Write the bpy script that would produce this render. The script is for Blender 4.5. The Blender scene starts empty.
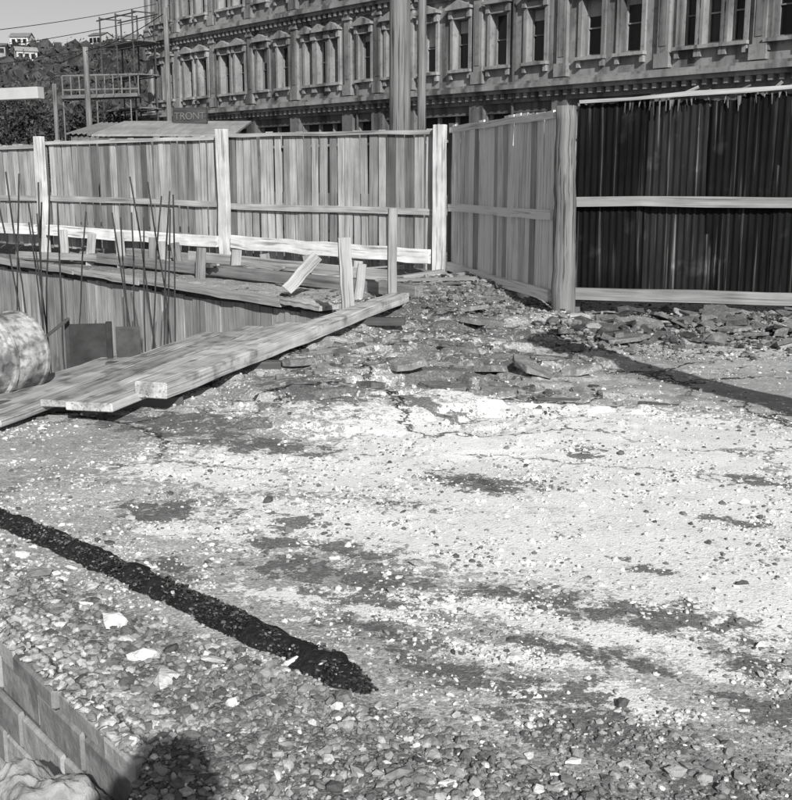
import bpy, math, random
import numpy as np
from mathutils import Vector, Matrix
random.seed(7); rng=np.random.default_rng(11)
sc=bpy.context.scene
R=random.uniform
# ------------------------------------------------------------ noise
TAB=rng.random((256,256))
def vn(x,y,s=0):
    x=np.asarray(x,float)+s*13.37; y=np.asarray(y,float)+s*7.91
    xi=np.floor(x).astype(int); yi=np.floor(y).astype(int)
    fx=x-xi; fy=y-yi; fx=fx*fx*(3-2*fx); fy=fy*fy*(3-2*fy)
    a=TAB[xi%256,yi%256]; b=TAB[(xi+1)%256,yi%256]; c=TAB[xi%256,(yi+1)%256]; d=TAB[(xi+1)%256,(yi+1)%256]
    return (a*(1-fx)+b*fx)*(1-fy)+(c*(1-fx)+d*fx)*fy
def fbm(x,y,s=0,o=4):
    t=0;a=.5;n=0
    for i in range(o):
        t=t+a*vn(np.asarray(x)*2**i,np.asarray(y)*2**i,s+i*3); n+=a; a*=.5
    return t/n
def sstep(a,b,x):
    t=np.clip((x-a)/(b-a),0,1); return t*t*(3-2*t)
# ------------------------------------------------------------ materials
def mat(name,base,src='lc',sc1=(1.2,22,22),con=.5,bump=.3,rough=.9,fine=None,big=(.6,.3),spec=.2,bdist=.01,metal=0,streak=None,det=5):
    m=bpy.data.materials.new(name); m.use_nodes=True; nt=m.node_tree; N=nt.nodes; L=nt.links
    b=N['Principled BSDF']; b.inputs['Roughness'].default_value=rough; b.inputs['Metallic'].default_value=metal
    b.inputs['Specular IOR Level'].default_value=spec
    if src=='lc':
        at=N.new('ShaderNodeAttribute'); at.attribute_name='lc'; co=at.outputs['Vector']
    else:
        at=N.new('ShaderNodeTexCoord'); co=at.outputs['Object']
    mp=N.new('ShaderNodeMapping'); mp.inputs['Scale'].default_value=sc1; L.new(co,mp.inputs[0])
    n1=N.new('ShaderNodeTexNoise'); n1.inputs['Scale'].default_value=1; n1.inputs['Detail'].default_value=det; n1.inputs['Roughness'].default_value=.65
    L.new(mp.outputs[0],n1.inputs['Vector'])
    n2=N.new('ShaderNodeTexNoise'); n2.inputs['Scale'].default_value=big[0]; n2.inputs['Detail'].default_value=3
    L.new(co,n2.inputs['Vector'])
    sh=N.new('ShaderNodeAttribute'); sh.attribute_name='shade'
    def math_(op,a,bb,cl=False):
        n=N.new('ShaderNodeMath'); n.operation=op; n.use_clamp=cl
        for i,v in enumerate((a,bb)):
            if isinstance(v,(int,float)): n.inputs[i].default_value=v
            else: L.new(v,n.inputs[i])
        return n.outputs[0]
    f1=math_('MULTIPLY_ADD',n1.outputs['Fac'],con*2); f1.node.inputs[2].default_value=1-con
    f2=math_('MULTIPLY_ADD',n2.outputs['Fac'],big[1]*2); f2.node.inputs[2].default_value=1-big[1]
    v=math_('MULTIPLY',f1,f2); v=math_('MULTIPLY',v,sh.outputs['Fac']); v=math_('MULTIPLY',v,base)
    if streak:
        for st in (streak if isinstance(streak,list) else [streak]):
            mp2=N.new('ShaderNodeMapping'); mp2.inputs['Scale'].default_value=st[0]; L.new(co,mp2.inputs[0])
            n3=N.new('ShaderNodeTexNoise'); n3.inputs['Scale'].default_value=1; n3.inputs['Detail'].default_value=4; L.new(mp2.outputs[0],n3.inputs['Vector'])
            mr=N.new('ShaderNodeMapRange'); mr.inputs['From Min'].default_value=st[1]; mr.inputs['From Max'].default_value=st[2]
            mr.inputs['To Min'].default_value=1; mr.inputs['To Max'].default_value=st[3]; L.new(n3.outputs['Fac'],mr.inputs['Value'])
            v=math_('MULTIPLY',v,mr.outputs[0])
    v=math_('MAXIMUM',v,.004); v=math_('MINIMUM',v,.85)
    L.new(v,b.inputs['Base Color'])
    if bump:
        bp=N.new('ShaderNodeBump'); bp.inputs['Strength'].default_value=bump; bp.inputs['Distance'].default_value=bdist
        L.new(n1.outputs['Fac'],bp.inputs['Height']); L.new(bp.outputs[0],b.inputs['Normal'])
    return m
WOOD=mat('weathered_wood',.36,con=.75,bump=.6,big=(1.8,.5),streak=((.9,45,45),.56,.66,.5))
WOODM=mat('fence_wood_pale',.8,con=.7,bump=.6,big=(1.8,.4),streak=((.9,45,45),.56,.66,.55))
WOODD=mat('old_wood',.2,con=.9,bump=.6,big=(1.5,.5))
PLANK=mat('plank_wood',.54,sc1=(.9,30,30),con=.85,bump=.7,big=(2.6,.65),streak=[((.8,50,50),.56,.65,.45),((5,7,7),.52,.66,.5)])
WHITE=mat('whitewashed_wood',.68,sc1=(2,16,16),con=.55,bump=.4,big=(3,.45),streak=((1.5,20,20),.55,.66,.45))
POLE=mat('pole_wood',.19,sc1=(.7,30,30),con=.9,bump=.9,big=(1,.4),streak=((.8,40,40),.56,.63,.3))
IRON=mat('corrugated_rust',.018,sc1=(2,30,30),con=.8,bump=0,rough=.9,spec=.03,big=(1.2,.8),streak=[((.55,26,26),.58,.74,10.0),((2.5,3,3),.6,.72,2.6)])
STEEL=mat('steel_rust',.07,sc1=(9,9,9),con=.8,bump=.3,rough=.7,big=(2,.5))
REBAR=mat('rebar_rust',.05,sc1=(30,30,30),con=.4,bump=0,rough=.8)
STONE=mat('facade_stone',.26,src='obj',sc1=(1.3,1.3,.9),con=.6,bump=0,big=(.25,.4),streak=[((1.6,1.6,.15),.48,.64,.38),((5,5,5),.55,.7,.7)])
CONC=mat('block_concrete',.36,sc1=(14,14,14),con=.7,bump=.9,big=(3,.4),streak=((6,6,6),.55,.66,.6))
ASPC=mat('broken_seal',.13,sc1=(14,14,14),con=.8,bump=.9,big=(3,.4),streak=((40,40,40),.55,.68,1.8))
EARTH=mat('earth',.13,src='obj',sc1=(7,7,7),con=.7,bump=1,big=(1,.3),bdist=.04)
ROCK=mat('rock',.33,src='obj',sc1=(16,16,16),con=.9,bump=1,big=(4,.5),bdist=.02)
GRAV=mat('gravel_stone',.42,src='obj',sc1=(70,70,70),con=.7,bump=0,big=(5,.2),det=3)
TAR=mat('tar',.022,src='obj',sc1=(60,60,60),con=.7,bump=1,rough=.8,big=(5,.4),bdist=.012,spec=.15)
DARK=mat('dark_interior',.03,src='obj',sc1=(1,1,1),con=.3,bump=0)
ROOF=mat('roof_iron',.25,sc1=(1,8,8),con=.5,bump=.2,big=(.8,.4))
FOL=mat('foliage',.05,src='obj',sc1=(.15,.15,.15),con=.7,bump=0,big=(.03,.4),det=2)
HILL=mat('hill_ground',.08,src='obj',sc1=(.05,.05,.05),con=.6,bump=0,big=(.01,.3))
ASPH=mat('asphalt',.05,src='obj',sc1=(3,3,3),con=.3,bump=0)
PAVE=mat('pavement_concrete',.3,src='obj',sc1=(3,3,3),con=.3,bump=0)
DRUMM=mat('drum_paint',.45,sc1=(7,14,14),con=.9,bump=.3,rough=.7,big=(4,.6),streak=[((5,5,5),.47,.6,.4),((22,22,22),.5,.62,.55)])
CLOTH=mat('cloth',.12,src='obj',sc1=(30,30,30),con=.3,bump=0)
SKIN=mat('skin',.4,src='obj',sc1=(30,30,30),con=.1,bump=0,rough=.6)
HOUSE=mat('house_wall',.55,sc1=(1,1,1),con=.3,bump=0)
SASH=mat('sash_paint',.26,sc1=(5,5,5),con=.4,bump=0)
GLASS=mat('window_glass',.014,src='obj',sc1=(.9,.9,.9),con=.9,bump=0,rough=.25,spec=.3,big=(.4,.5))
WIRE=mat('wire',.03,src='obj',sc1=(1,1,1),con=.1,bump=0)
# ------------------------------------------------------------ mesh builder
class MB:
    def __init__(s): s.v=[];s.f=[];s.s=[];s.l=[]
    def add(s,vs,fs,sh=1,lc=None):
        o=len(s.v); s.v+= [tuple(v) for v in vs]; s.f+=[tuple(i+o for i in f) for f in fs]
        s.s+=[sh]*len(vs) if not hasattr(sh,'__len__') else list(sh)
        if lc is None:
            r=Vector((R(0,50),R(0,50),R(0,50))); lc=[tuple(Vector(v)+r) for v in vs]
        s.l+=[tuple(a) for a in lc]
    def beam(s,p0,p1,w,t,up=(0,0,1),sh=1,seg=1,jit=0,w1=None,t1=None):
        p0=Vector(p0);p1=Vector(p1);up=Vector(up); X=(p1-p0); Ln=X.length; X.normalize()
        if abs(X.dot(up))>.98: up=Vector((0,1,0)) if abs(X.y)<.9 else Vector((1,0,0))
        Y=up.cross(X).normalized(); Z=X.cross(Y)
        w1=w if w1 is None else w1; t1=t if t1 is None else t1
        r=Vector((R(0,50),R(0,50),R(0,50))); vs=[];lc=[];fs=[]
        for i in range(seg+1):
            k=i/seg; c=p0+X*Ln*k; ww=w+(w1-w)*k; tt=t+(t1-t)*k
            c=c+Y*R(-jit,jit)+Z*R(-jit,jit)
            for a,b in ((-1,-1),(1,-1),(1,1),(-1,1)):
                y=a*ww/2+R(-jit,jit)*.6; z=b*tt/2+R(-jit,jit)*.6
                vs.append(c+Y*y+Z*z); lc.append(r+Vector((Ln*k,y,z)))
        for i in range(seg):
            o=i*4
            for j in range(4):
                fs.append((o+j,o+(j+1)%4,o+4+(j+1)%4,o+4+j))
        fs.append((3,2,1,0)); o=seg*4; fs.append((o,o+1,o+2,o+3))
        s.add(vs,fs,sh,lc)
    def corners(s,fn,a0,a1,b0,b1,c0,c1,sh=1):
        vs=[fn(a,b,c) for c in (c0,c1) for b in (b0,b1) for a in (a0,a1)]
        s.add(vs,[(0,2,3,1),(4,5,7,6),(0,1,5,4),(2,6,7,3),(0,4,6,2),(1,3,7,5)],sh)
    def cyl(s,p0,p1,r0,r1,n=12,seg=1,jit=0,sh=1,cap=True):
        p0=Vector(p0);p1=Vector(p1);X=(p1-p0);Ln=X.length;X.normalize()
        up=Vector((0,0,1)) if abs(X.z)<.9 else Vector((1,0,0))
        Y=up.cross(X).normalized();Z=X.cross(Y); r=Vector((R(0,50),R(0,50),R(0,50)));vs=[];lc=[];fs=[]
        for i in range(seg+1):
            k=i/seg;c=p0+X*Ln*k+Y*R(-jit,jit)+Z*R(-jit,jit)
            for j in range(n):
                a=j*math.tau/n; rr=r0+(r1-r0)*k+R(-jit,jit)
                vs.append(c+Y*math.cos(a)*rr+Z*math.sin(a)*rr); lc.append(r+Vector((Ln*k,math.cos(a)*rr,math.sin(a)*rr)))
        for i in range(seg):
            for j in range(n):
                fs.append((i*n+j,i*n+(j+1)%n,(i+1)*n+(j+1)%n,(i+1)*n+j))
        if cap: fs.append(tuple(range(n))[::-1]); fs.append(tuple(seg*n+j for j in range(n)))
        s.add(vs,fs,sh,lc)
    def obj(s,name,m,parent=None,bevel=0,smooth=False):
        me=bpy.data.meshes.new(name); me.from_pydata(s.v,[],s.f); me.update()
        a=me.attributes.new('shade','FLOAT','POINT'); a.data.foreach_set('value',np.array(s.s,dtype=np.float32))
        a=me.attributes.new('lc','FLOAT_VECTOR','POINT'); a.data.foreach_set('vector',np.array(s.l,dtype=np.float32).ravel())
        me.materials.append(m)
        if smooth: me.polygons.foreach_set('use_smooth',[True]*len(me.polygons))
        o=bpy.data.objects.new(name,me); sc.collection.objects.link(o)
        if parent: o.parent=parent
        if bevel:
            b=o.modifiers.new('bevel','BEVEL'); b.width=bevel; b.segments=1; b.limit_method='ANGLE'; b.angle_limit=math.radians(50)
        return o
def empty(name):
    e=bpy.data.objects.new(name,None); sc.collection.objects.link(e); return e
def npmesh(name,V,F,shade,m,parent=None,smooth=False):
    me=bpy.data.meshes.new(name); k=F.shape[1]
    me.vertices.add(len(V)); me.vertices.foreach_set('co',V.astype(np.float32).ravel())
    me.loops.add(F.size); me.loops.foreach_set('vertex_index',F.astype(np.int32).ravel())
    me.polygons.add(len(F)); me.polygons.foreach_set('loop_start',(np.arange(len(F))*k).astype(np.int32))
    me.polygons.foreach_set('use_smooth',np.full(len(F),smooth))
    me.update(calc_edges=True); me.validate()
    a=me.attributes.new('shade','FLOAT','POINT'); a.data.foreach_set('value',shade.astype(np.float32))
    me.materials.append(m); o=bpy.data.objects.new(name,me); sc.collection.objects.link(o)
    if parent: o.parent=parent
    return o
t=(1+5**.5)/2
IV=np.array([(-1,t,0),(1,t,0),(-1,-t,0),(1,-t,0),(0,-1,t),(0,1,t),(0,-1,-t),(0,1,-t),(t,0,-1),(t,0,1),(-t,0,-1),(-t,0,1)])/math.sqrt(1+t*t)
IF=np.array([(0,11,5),(0,5,1),(0,1,7),(0,7,10),(0,10,11),(1,5,9),(5,11,4),(11,10,2),(10,7,6),(7,1,8),(3,9,4),(3,4,2),(3,2,6),(3,6,8),(3,8,9),(4,9,5),(2,4,11),(6,2,10),(8,6,7),(9,8,1)])
def stones(name,X,Y,Z,S,shade,m,flat=.6,parent=None):
    n=len(X); V=np.repeat(IV[None],n,0)
    V=V*(1+rng.uniform(-.3,.3,(n,12,1)))
    V=V*np.stack([rng.uniform(.7,1.4,n),rng.uniform(.55,1.0,n),rng.uniform(flat*.6,flat*1.3,n)],-1)[:,None,:]
    tl=rng.normal(0,.35,n); c,s=np.cos(tl)[:,None],np.sin(tl)[:,None]
    y=V[:,:,1]*c-V[:,:,2]*s; z=V[:,:,1]*s+V[:,:,2]*c
    a=rng.uniform(0,math.tau,n); c,s=np.cos(a)[:,None],np.sin(a)[:,None]
    x=V[:,:,0]*c-y*s; y=V[:,:,0]*s+y*c
    P=np.stack([x,y,z],-1)*S[:,None,None]+np.stack([X,Y,Z],-1)[:,None,:]
    F=(IF[None]+12*np.arange(n)[:,None,None]).reshape(-1,3)
    return npmesh(name,P.reshape(-1,3),F,np.repeat(shade,12),m,parent)
# ------------------------------------------------------------ ground
PIT=np.array([(-14,25.5),(-7.5,20.7),(-.75,13.25),(-.55,12.6),(-1.2,10.7),(-2.9,8.7),(-5.5,7.9),(-14,7.9)])
TRENCH=np.array([(-2.21,4.76),(-.69,2.87),(-.74,1.7),(-1.2,.9),(-5,.9),(-5,4.76)])
TARP=[(-3.2,6.1),(-1.95,5.05),(-1.255,4.435),(-.745,3.93),(-.365,3.53),(-.05,3.19)]
def inpoly(x,y,P):
    r=np.zeros(np.shape(x),bool); n=len(P)
    for i in range(n):
        x0,y0=P[i];x1,y1=P[(i+1)%n]
        c=((y0>y)!=(y1>y))&(x<(x1-x0)*(y-y0)/((y1-y0) if y1!=y0 else 1e-9)+x0); r^=c
    return r
def nearpoly(x,y,P,closed=True):
    bd=np.full(np.shape(x),1e9);bx=np.array(x,float);by=np.array(y,float); n=len(P)
    for i in range(n if closed else n-1):
        a=P[i];b=P[(i+1)%n];dx,dy=b[0]-a[0],b[1]-a[1]
        k=np.clip(((x-a[0])*dx+(y-a[1])*dy)/(dx*dx+dy*dy),0,1)
        qx=a[0]+k*dx;qy=a[1]+k*dy;d=np.hypot(x-qx,y-qy);w=d<bd
        bd=np.where(w,d,bd);bx=np.where(w,qx,bx);by=np.where(w,qy,by)
    return bd,bx,by
def gauss(x,y,cx,cy,rx,ry): return np.exp(-(((x-cx)/rx)**2+((y-cy)/ry)**2))
def gaussr(x,y,cx,cy,rx,ry,a=-.5):
    dx=x-cx;dy=y-cy;c,s=math.cos(a),math.sin(a);u=dx*c+dy*s;v=-dx*s+dy*c
    return np.exp(-((u/rx)**2+(v/ry)**2))
def tarside(x,y): return ((-.02-x)*.615+(3.165-y)*.79)
def gh(x,y):
    x=np.asarray(x,float);y=np.asarray(y,float)
    near=1-sstep(22,30,np.hypot(x,y))
    dt,_,_=nearpoly(x,y,TRENCH); dp,_,_=nearpoly(x,y,PIT)
    edge=sstep(0,.25,np.minimum(dt,dp))
    h=.05*(fbm(x*.5,y*.5,1)-.5)+.02*(fbm(x*2.3,y*2.3,2,2)-.5)
    rough=sstep(-.05,.15,tarside(x,y))*1.0+.6*sstep(9,11,y)+.08
    h=h+rough*.05*(fbm(x*5,y*5,3,2)-.5)
    h=h+.2*gauss(x,y,1.1,15.4,1.4,1.3)+.12*gauss(x,y,4.3,11.6,2.0,.8)+.05*gauss(x,y,.35,8.6,.8,.5)
    br=gauss(x,y,.25,8.7,1.7,1.6)+gauss(x,y,-.3,7.6,.8,.7)*.6+gauss(x,y,.6,12.2,1.6,2.0)*.8
    p=fbm(x*1.6,y*1.9,81,3)
    h=h+np.clip(br,0,1)*(.075*sstep(.49,.512,p)+.07*sstep(.60,.62,p)-.04*sstep(.36,.34,p)-.03)
    return h*edge*near
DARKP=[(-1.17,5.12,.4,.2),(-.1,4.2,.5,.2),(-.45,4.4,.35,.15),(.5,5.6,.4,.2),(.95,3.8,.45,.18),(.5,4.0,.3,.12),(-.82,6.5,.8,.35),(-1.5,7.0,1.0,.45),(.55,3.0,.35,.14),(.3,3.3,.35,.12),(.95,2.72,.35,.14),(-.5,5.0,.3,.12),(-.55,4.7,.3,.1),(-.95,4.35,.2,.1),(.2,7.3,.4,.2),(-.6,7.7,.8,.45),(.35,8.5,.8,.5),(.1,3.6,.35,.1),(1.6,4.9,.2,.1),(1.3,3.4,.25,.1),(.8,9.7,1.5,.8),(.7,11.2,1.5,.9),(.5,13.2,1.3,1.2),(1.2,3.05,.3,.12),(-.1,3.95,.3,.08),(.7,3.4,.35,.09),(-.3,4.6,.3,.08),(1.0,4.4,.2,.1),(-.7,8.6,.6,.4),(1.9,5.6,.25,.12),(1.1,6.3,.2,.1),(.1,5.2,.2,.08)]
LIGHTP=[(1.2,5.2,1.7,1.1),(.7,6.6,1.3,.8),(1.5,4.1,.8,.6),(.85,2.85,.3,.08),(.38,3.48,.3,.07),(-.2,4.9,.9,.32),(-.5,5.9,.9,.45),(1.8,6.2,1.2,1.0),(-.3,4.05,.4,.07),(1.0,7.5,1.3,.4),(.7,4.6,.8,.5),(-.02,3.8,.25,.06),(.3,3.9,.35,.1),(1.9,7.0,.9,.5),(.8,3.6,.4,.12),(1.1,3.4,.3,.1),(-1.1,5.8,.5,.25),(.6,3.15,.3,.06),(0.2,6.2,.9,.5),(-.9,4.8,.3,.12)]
def fields(x,y):
    w=.45*(fbm(x*1.8,y*1.8,21)-.5); w2=.45*(fbm(x*1.8,y*1.8,22)-.5)
    x=x+w;y=y+w2;d=0;l=0
    for p in DARKP: d=np.maximum(d,gaussr(x,y,*p))
    for p in LIGHTP: l=np.maximum(l,gaussr(x,y,*p,a=-.4))
    return d,l
def masks(x,y):
    d,l=fields(x,y); n=fbm(x*5,y*5,9)
    return sstep(.42,.56,d*.7+(n-.5)*1.2),sstep(.2,.6,l*.8+(n-.5)*1.1),n,fbm(x*1.3,y*1.3,8)
def axis(segs):
    out=[segs[0][0]]
    for a,b,s0,s1 in segs:
        c=a;L=b-a
        while c<b-1e-6:
            st=s0+(s1-s0)*((c-a)/L); c=min(b,c+st); out.append(c)
    return np.array(out)
xs=axis([(-900,-60,200,30),(-60,-14,8,.6),(-14,-5,.5,.06),(-5,4.6,.028,.028),(4.6,12,.05,.5),(12,60,.7,8),(60,900,30,200)])
ys=axis([(-300,-20,70,8),(-20,.6,4,.25),(.6,10,.028,.028),(10,17,.03,.11),(17,26,.11,.4),(26,80,.5,6),(80,1500,20,250)])
GX,GY=np.meshgrid(xs,ys); nx,ny=len(xs),len(ys)
idx=np.arange(nx*ny).reshape(ny,nx)
F=np.stack([idx[:-1,:-1],idx[:-1,1:],idx[1:,1:],idx[1:,:-1]],-1).reshape(-1,4)
fx=GX.ravel().copy();fy=GY.ravel().copy()
cx=fx[F].mean(1);cy=fy[F].mean(1)
for P in (PIT,TRENCH):
    ins=inpoly(cx,cy,P)
    tb=np.zeros(nx*ny,bool);tb[F[ins].ravel()]=True
    F=F[~ins];cx=cx[~ins];cy=cy[~ins]
    kb=np.zeros(nx*ny,bool);kb[F.ravel()]=True
    b=np.where(tb&kb)[0]
    _,qx,qy=nearpoly(fx[b],fy[b],P); fx[b]=qx;fy[b]=qy
H=gh(fx,fy)
used=np.zeros(nx*ny,bool);used[F.ravel()]=True;remap=np.cumsum(used)-1
dF,lF=fields(fx,fy);n5=fbm(fx*5,fy*5,9);n1=fbm(fx*1.3,fy*1.3,8)
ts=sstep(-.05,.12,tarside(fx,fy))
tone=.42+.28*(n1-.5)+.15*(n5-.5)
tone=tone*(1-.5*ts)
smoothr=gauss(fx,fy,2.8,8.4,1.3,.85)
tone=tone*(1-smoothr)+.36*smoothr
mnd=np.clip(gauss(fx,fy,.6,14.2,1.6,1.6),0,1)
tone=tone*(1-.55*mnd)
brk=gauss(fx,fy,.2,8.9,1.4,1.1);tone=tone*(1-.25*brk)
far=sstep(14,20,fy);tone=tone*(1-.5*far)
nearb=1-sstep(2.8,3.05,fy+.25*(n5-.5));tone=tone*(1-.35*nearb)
grav=np.clip((.5+.6*ts)*(1-smoothr)+.25*sstep(9,12,fy),0,1)
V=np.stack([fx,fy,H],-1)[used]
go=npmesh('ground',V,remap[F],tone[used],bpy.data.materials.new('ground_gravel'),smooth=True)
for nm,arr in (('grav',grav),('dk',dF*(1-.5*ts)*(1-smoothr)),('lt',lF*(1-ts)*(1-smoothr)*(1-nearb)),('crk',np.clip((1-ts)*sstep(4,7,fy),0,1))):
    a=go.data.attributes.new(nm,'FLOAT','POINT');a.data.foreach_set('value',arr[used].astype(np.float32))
def groundmat(m):
    m.use_nodes=True;nt=m.node_tree;N=nt.nodes;L=nt.links;b=N['Principled BSDF'];b.inputs['Roughness'].default_value=.95;b.inputs['Specular IOR Level'].default_value=.08
    tc=N.new('ShaderNodeTexCoord');co=tc.outputs['Object']
    def M(op,a,c,d=None,cl=False):
        n=N.new('ShaderNodeMath');n.operation=op;n.use_clamp=cl
        for i,v in enumerate((a,c,d)):
            if v is None: continue
            if isinstance(v,(int,float)): n.inputs[i].default_value=v
            else: L.new(v,n.inputs[i])
        return n.outputs[0]
    def A(n): a=N.new('ShaderNodeAttribute');a.attribute_name=n;return a.outputs['Fac']
    def NO(s,det,ro=.6,vec=None):
        n=N.new('ShaderNodeTexNoise');n.inputs['Scale'].default_value=s;n.inputs['Detail'].default_value=det;n.inputs['Roughness'].default_value=ro;L.new(vec or co,n.inputs['Vector']);return n
    def RM(v,a,c,lo=0,hi=1):
        n=N.new('ShaderNodeMapRange');n.interpolation_type='SMOOTHSTEP';n.inputs['From Min'].default_value=a;n.inputs['From Max'].default_value=c;n.inputs['To Min'].default_value=lo;n.inputs['To Max'].default_value=hi;L.new(v,n.inputs['Value']);return n.outputs[0]
    sh=A('shade');gv=A('grav')
    def vor(s):
        v=N.new('ShaderNodeTexVoronoi');v.inputs['Scale'].default_value=s;L.new(co,v.inputs['Vector']);return v
    v1=vor(75);v2=vor(170)
    nA=NO(7,7,.75).outputs['Fac'];nB=NO(15,6,.78).outputs['Fac'];nC=NO(200,2).outputs['Fac'];nD=NO(60,3,.7).outputs['Fac']
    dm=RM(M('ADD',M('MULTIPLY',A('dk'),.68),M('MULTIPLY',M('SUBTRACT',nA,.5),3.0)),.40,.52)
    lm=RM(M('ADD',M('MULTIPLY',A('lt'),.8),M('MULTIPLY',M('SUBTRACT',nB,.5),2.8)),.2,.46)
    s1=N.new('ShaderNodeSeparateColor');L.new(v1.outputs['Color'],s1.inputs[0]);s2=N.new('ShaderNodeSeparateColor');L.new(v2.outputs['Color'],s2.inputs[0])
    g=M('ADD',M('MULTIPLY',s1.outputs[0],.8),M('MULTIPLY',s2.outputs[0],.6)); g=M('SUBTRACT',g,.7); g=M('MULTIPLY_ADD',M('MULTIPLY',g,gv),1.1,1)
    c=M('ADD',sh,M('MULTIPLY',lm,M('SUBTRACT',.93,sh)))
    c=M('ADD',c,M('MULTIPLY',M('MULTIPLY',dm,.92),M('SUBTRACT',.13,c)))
    c=M('MULTIPLY',c,g)
    c=M('MULTIPLY',c,M('MULTIPLY_ADD',nD,1.1,.45))
    c=M('MULTIPLY',c,M('MULTIPLY_ADD',nC,.9,.55))
    c=M('MULTIPLY',c,M('MULTIPLY_ADD',nA,1.2,.4))
    wv=N.new('ShaderNodeVectorMath');wv.operation='ADD';nW=NO(2.5,5,.7);sc_=N.new('ShaderNodeVectorMath');sc_.operation='SCALE';sc_.inputs['Scale'].default_value=.7
    L.new(nW.outputs['Color'],sc_.inputs[0]);L.new(co,wv.inputs[0]);L.new(sc_.outputs[0],wv.inputs[1])
    ve=N.new('ShaderNodeTexVoronoi');ve.feature='DISTANCE_TO_EDGE';ve.inputs['Scale'].default_value=.75;L.new(wv.outputs[0],ve.inputs['Vector'])
    ck=RM(ve.outputs['Distance'],.006,.024,1,0);gate=RM(NO(.9,2).outputs['Fac'],.38,.5);ck=M('MULTIPLY',M('MULTIPLY',ck,gate),A('crk'))
    c=M('MULTIPLY',c,M('SUBTRACT',1,M('MULTIPLY',ck,.85)))
    c=M('MINIMUM',c,.85);c=M('MAXIMUM',c,.02)
    L.new(c,b.inputs['Base Color'])
    h=M('MULTIPLY',M('SUBTRACT',1,v1.outputs['Distance']),M('MULTIPLY_ADD',gv,.9,.05))
    h=M('ADD',M('MULTIPLY',h,.6),M('MULTIPLY',nD,.7)); h=M('ADD',h,M('MULTIPLY',nC,.25))
    bp=N.new('ShaderNodeBump');bp.inputs['Strength'].default_value=.7;bp.inputs['Distance'].default_value=.008
    L.new(h,bp.inputs['Height']);L.new(bp.outputs[0],b.inputs['Normal'])
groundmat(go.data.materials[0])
# gravel stones
N_=170000
u=rng.random(N_);y=2.2*(14/2.2)**u;x=rng.uniform(-1,1,N_)*(.42*y+.4)
ok=~inpoly(x,y,PIT)&~inpoly(x,y,TRENCH);x=x[ok];y=y[ok]
dm,lm,n5,n1=masks(x,y);ts=sstep(-.03,.1,tarside(x,y))
td,_,_=nearpoly(x,y,TARP,False)
sm=gauss(x,y,2.8,8.4,1.3,.9)
clump=sstep(.40,.62,fbm(x*2.3,y*2.3,41));cl2=sstep(.38,.68,fbm(x*9,y*9,42,2))
dens=np.clip(.05+.6*clump*(.15+.85*cl2)+.8*ts*(.35+.65*cl2)+.12*lm*cl2,0,1)*(1-.75*dm*(1-ts))*(1-.9*sm)*np.where(td>.09,1,np.where(td>.06,.5,.06))
dens=np.maximum(dens,.7*(y<2.95+.3*(n5-.3))*(.3+.7*cl2)); dens=np.maximum(dens,.45*sstep(9.5,12,y)*(1-sm)*cl2)
k=rng.random(len(x))<dens; x=x[k];y=y[k];ts=ts[k];lm=lm[k];n5=n5[k];td=td[k]
S=np.exp(rng.normal(-5.2,.48,len(x)))*(.75+.075*y)*(1+.45*ts)
S=np.minimum(S,.032)
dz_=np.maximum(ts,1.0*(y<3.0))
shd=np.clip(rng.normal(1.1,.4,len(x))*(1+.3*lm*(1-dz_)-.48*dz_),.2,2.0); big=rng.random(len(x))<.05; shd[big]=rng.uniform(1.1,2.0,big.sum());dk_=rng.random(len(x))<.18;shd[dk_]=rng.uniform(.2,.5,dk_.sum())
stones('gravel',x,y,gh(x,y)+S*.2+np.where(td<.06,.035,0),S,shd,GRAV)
M_=4200
y=2.3*(13/2.3)**rng.random(M_);x=rng.uniform(-1,1,M_)*(.42*y+.3)
ts=sstep(-.03,.1,tarside(x,y)); k=(rng.random(M_)<np.clip(.04+.62*ts+.35*(y<3)+.4*sstep(8.0,10,y)*(fbm(x,y,51)>.5),0,1))&~inpoly(x,y,PIT)&~inpoly(x,y,TRENCH)
x=x[k];y=y[k];ts=ts[k]
S=np.exp(rng.normal(-4.2,.4,len(x)));S=np.minimum(S,.045)
shd=np.where(rng.random(len(x))<.16,rng.uniform(1.4,2.3,len(x)),rng.uniform(.3,1.15,len(x)))
stones('rubble_stones',x,y,gh(x,y)+S*.15,S,shd,ROCK,flat=.5)
# ---- tar strip
nu,nv=520,20; P=np.array(TARP); seg=np.hypot(*np.diff(P,axis=0).T);cum=np.concatenate([[0],np.cumsum(seg)])
uu=np.linspace(0,cum[-1],nu);px=np.interp(uu,cum,P[:,0]);py=np.interp(uu,cum,P[:,1])
ker=np.ones(41)/41
px=np.convolve(np.pad(px,20,'edge'),ker,'valid');py=np.convolve(np.pad(py,20,'edge'),ker,'valid')
tx=np.gradient(px);ty=np.gradient(py);ln=np.hypot(tx,ty);nxv=-ty/ln;nyv=tx/ln
taper=sstep(0,.22,cum[-1]-uu)
VV=np.linspace(-1,1,nv)
wl=(.085+.11*(fbm(uu*7,uu*0,61)-.5))*(.35+.65*taper);wr=(.085+.12*(fbm(uu*8,uu*0+9,65)-.5))*(.35+.65*taper)
wid=np.where(VV[None,:]<0,wl[:,None],wr[:,None])
TX=px[:,None]+nxv[:,None]*VV*wid+.02*(fbm(uu[:,None]*25+VV*0,VV*4+0*uu[:,None],62,2)-.5);TY=py[:,None]+nyv[:,None]*VV*wid
TZ=gh(TX,TY)-.014+(.05*(.45+.55*taper[:,None]))*(1-VV**2)**.6*(.35+1.2*fbm(TX*14,TY*14,63))
ii=np.arange(nu*nv).reshape(nu,nv);Ft=np.stack([ii[:-1,:-1],ii[1:,:-1],ii[1:,1:],ii[:-1,1:]],-1).reshape(-1,4)
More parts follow.
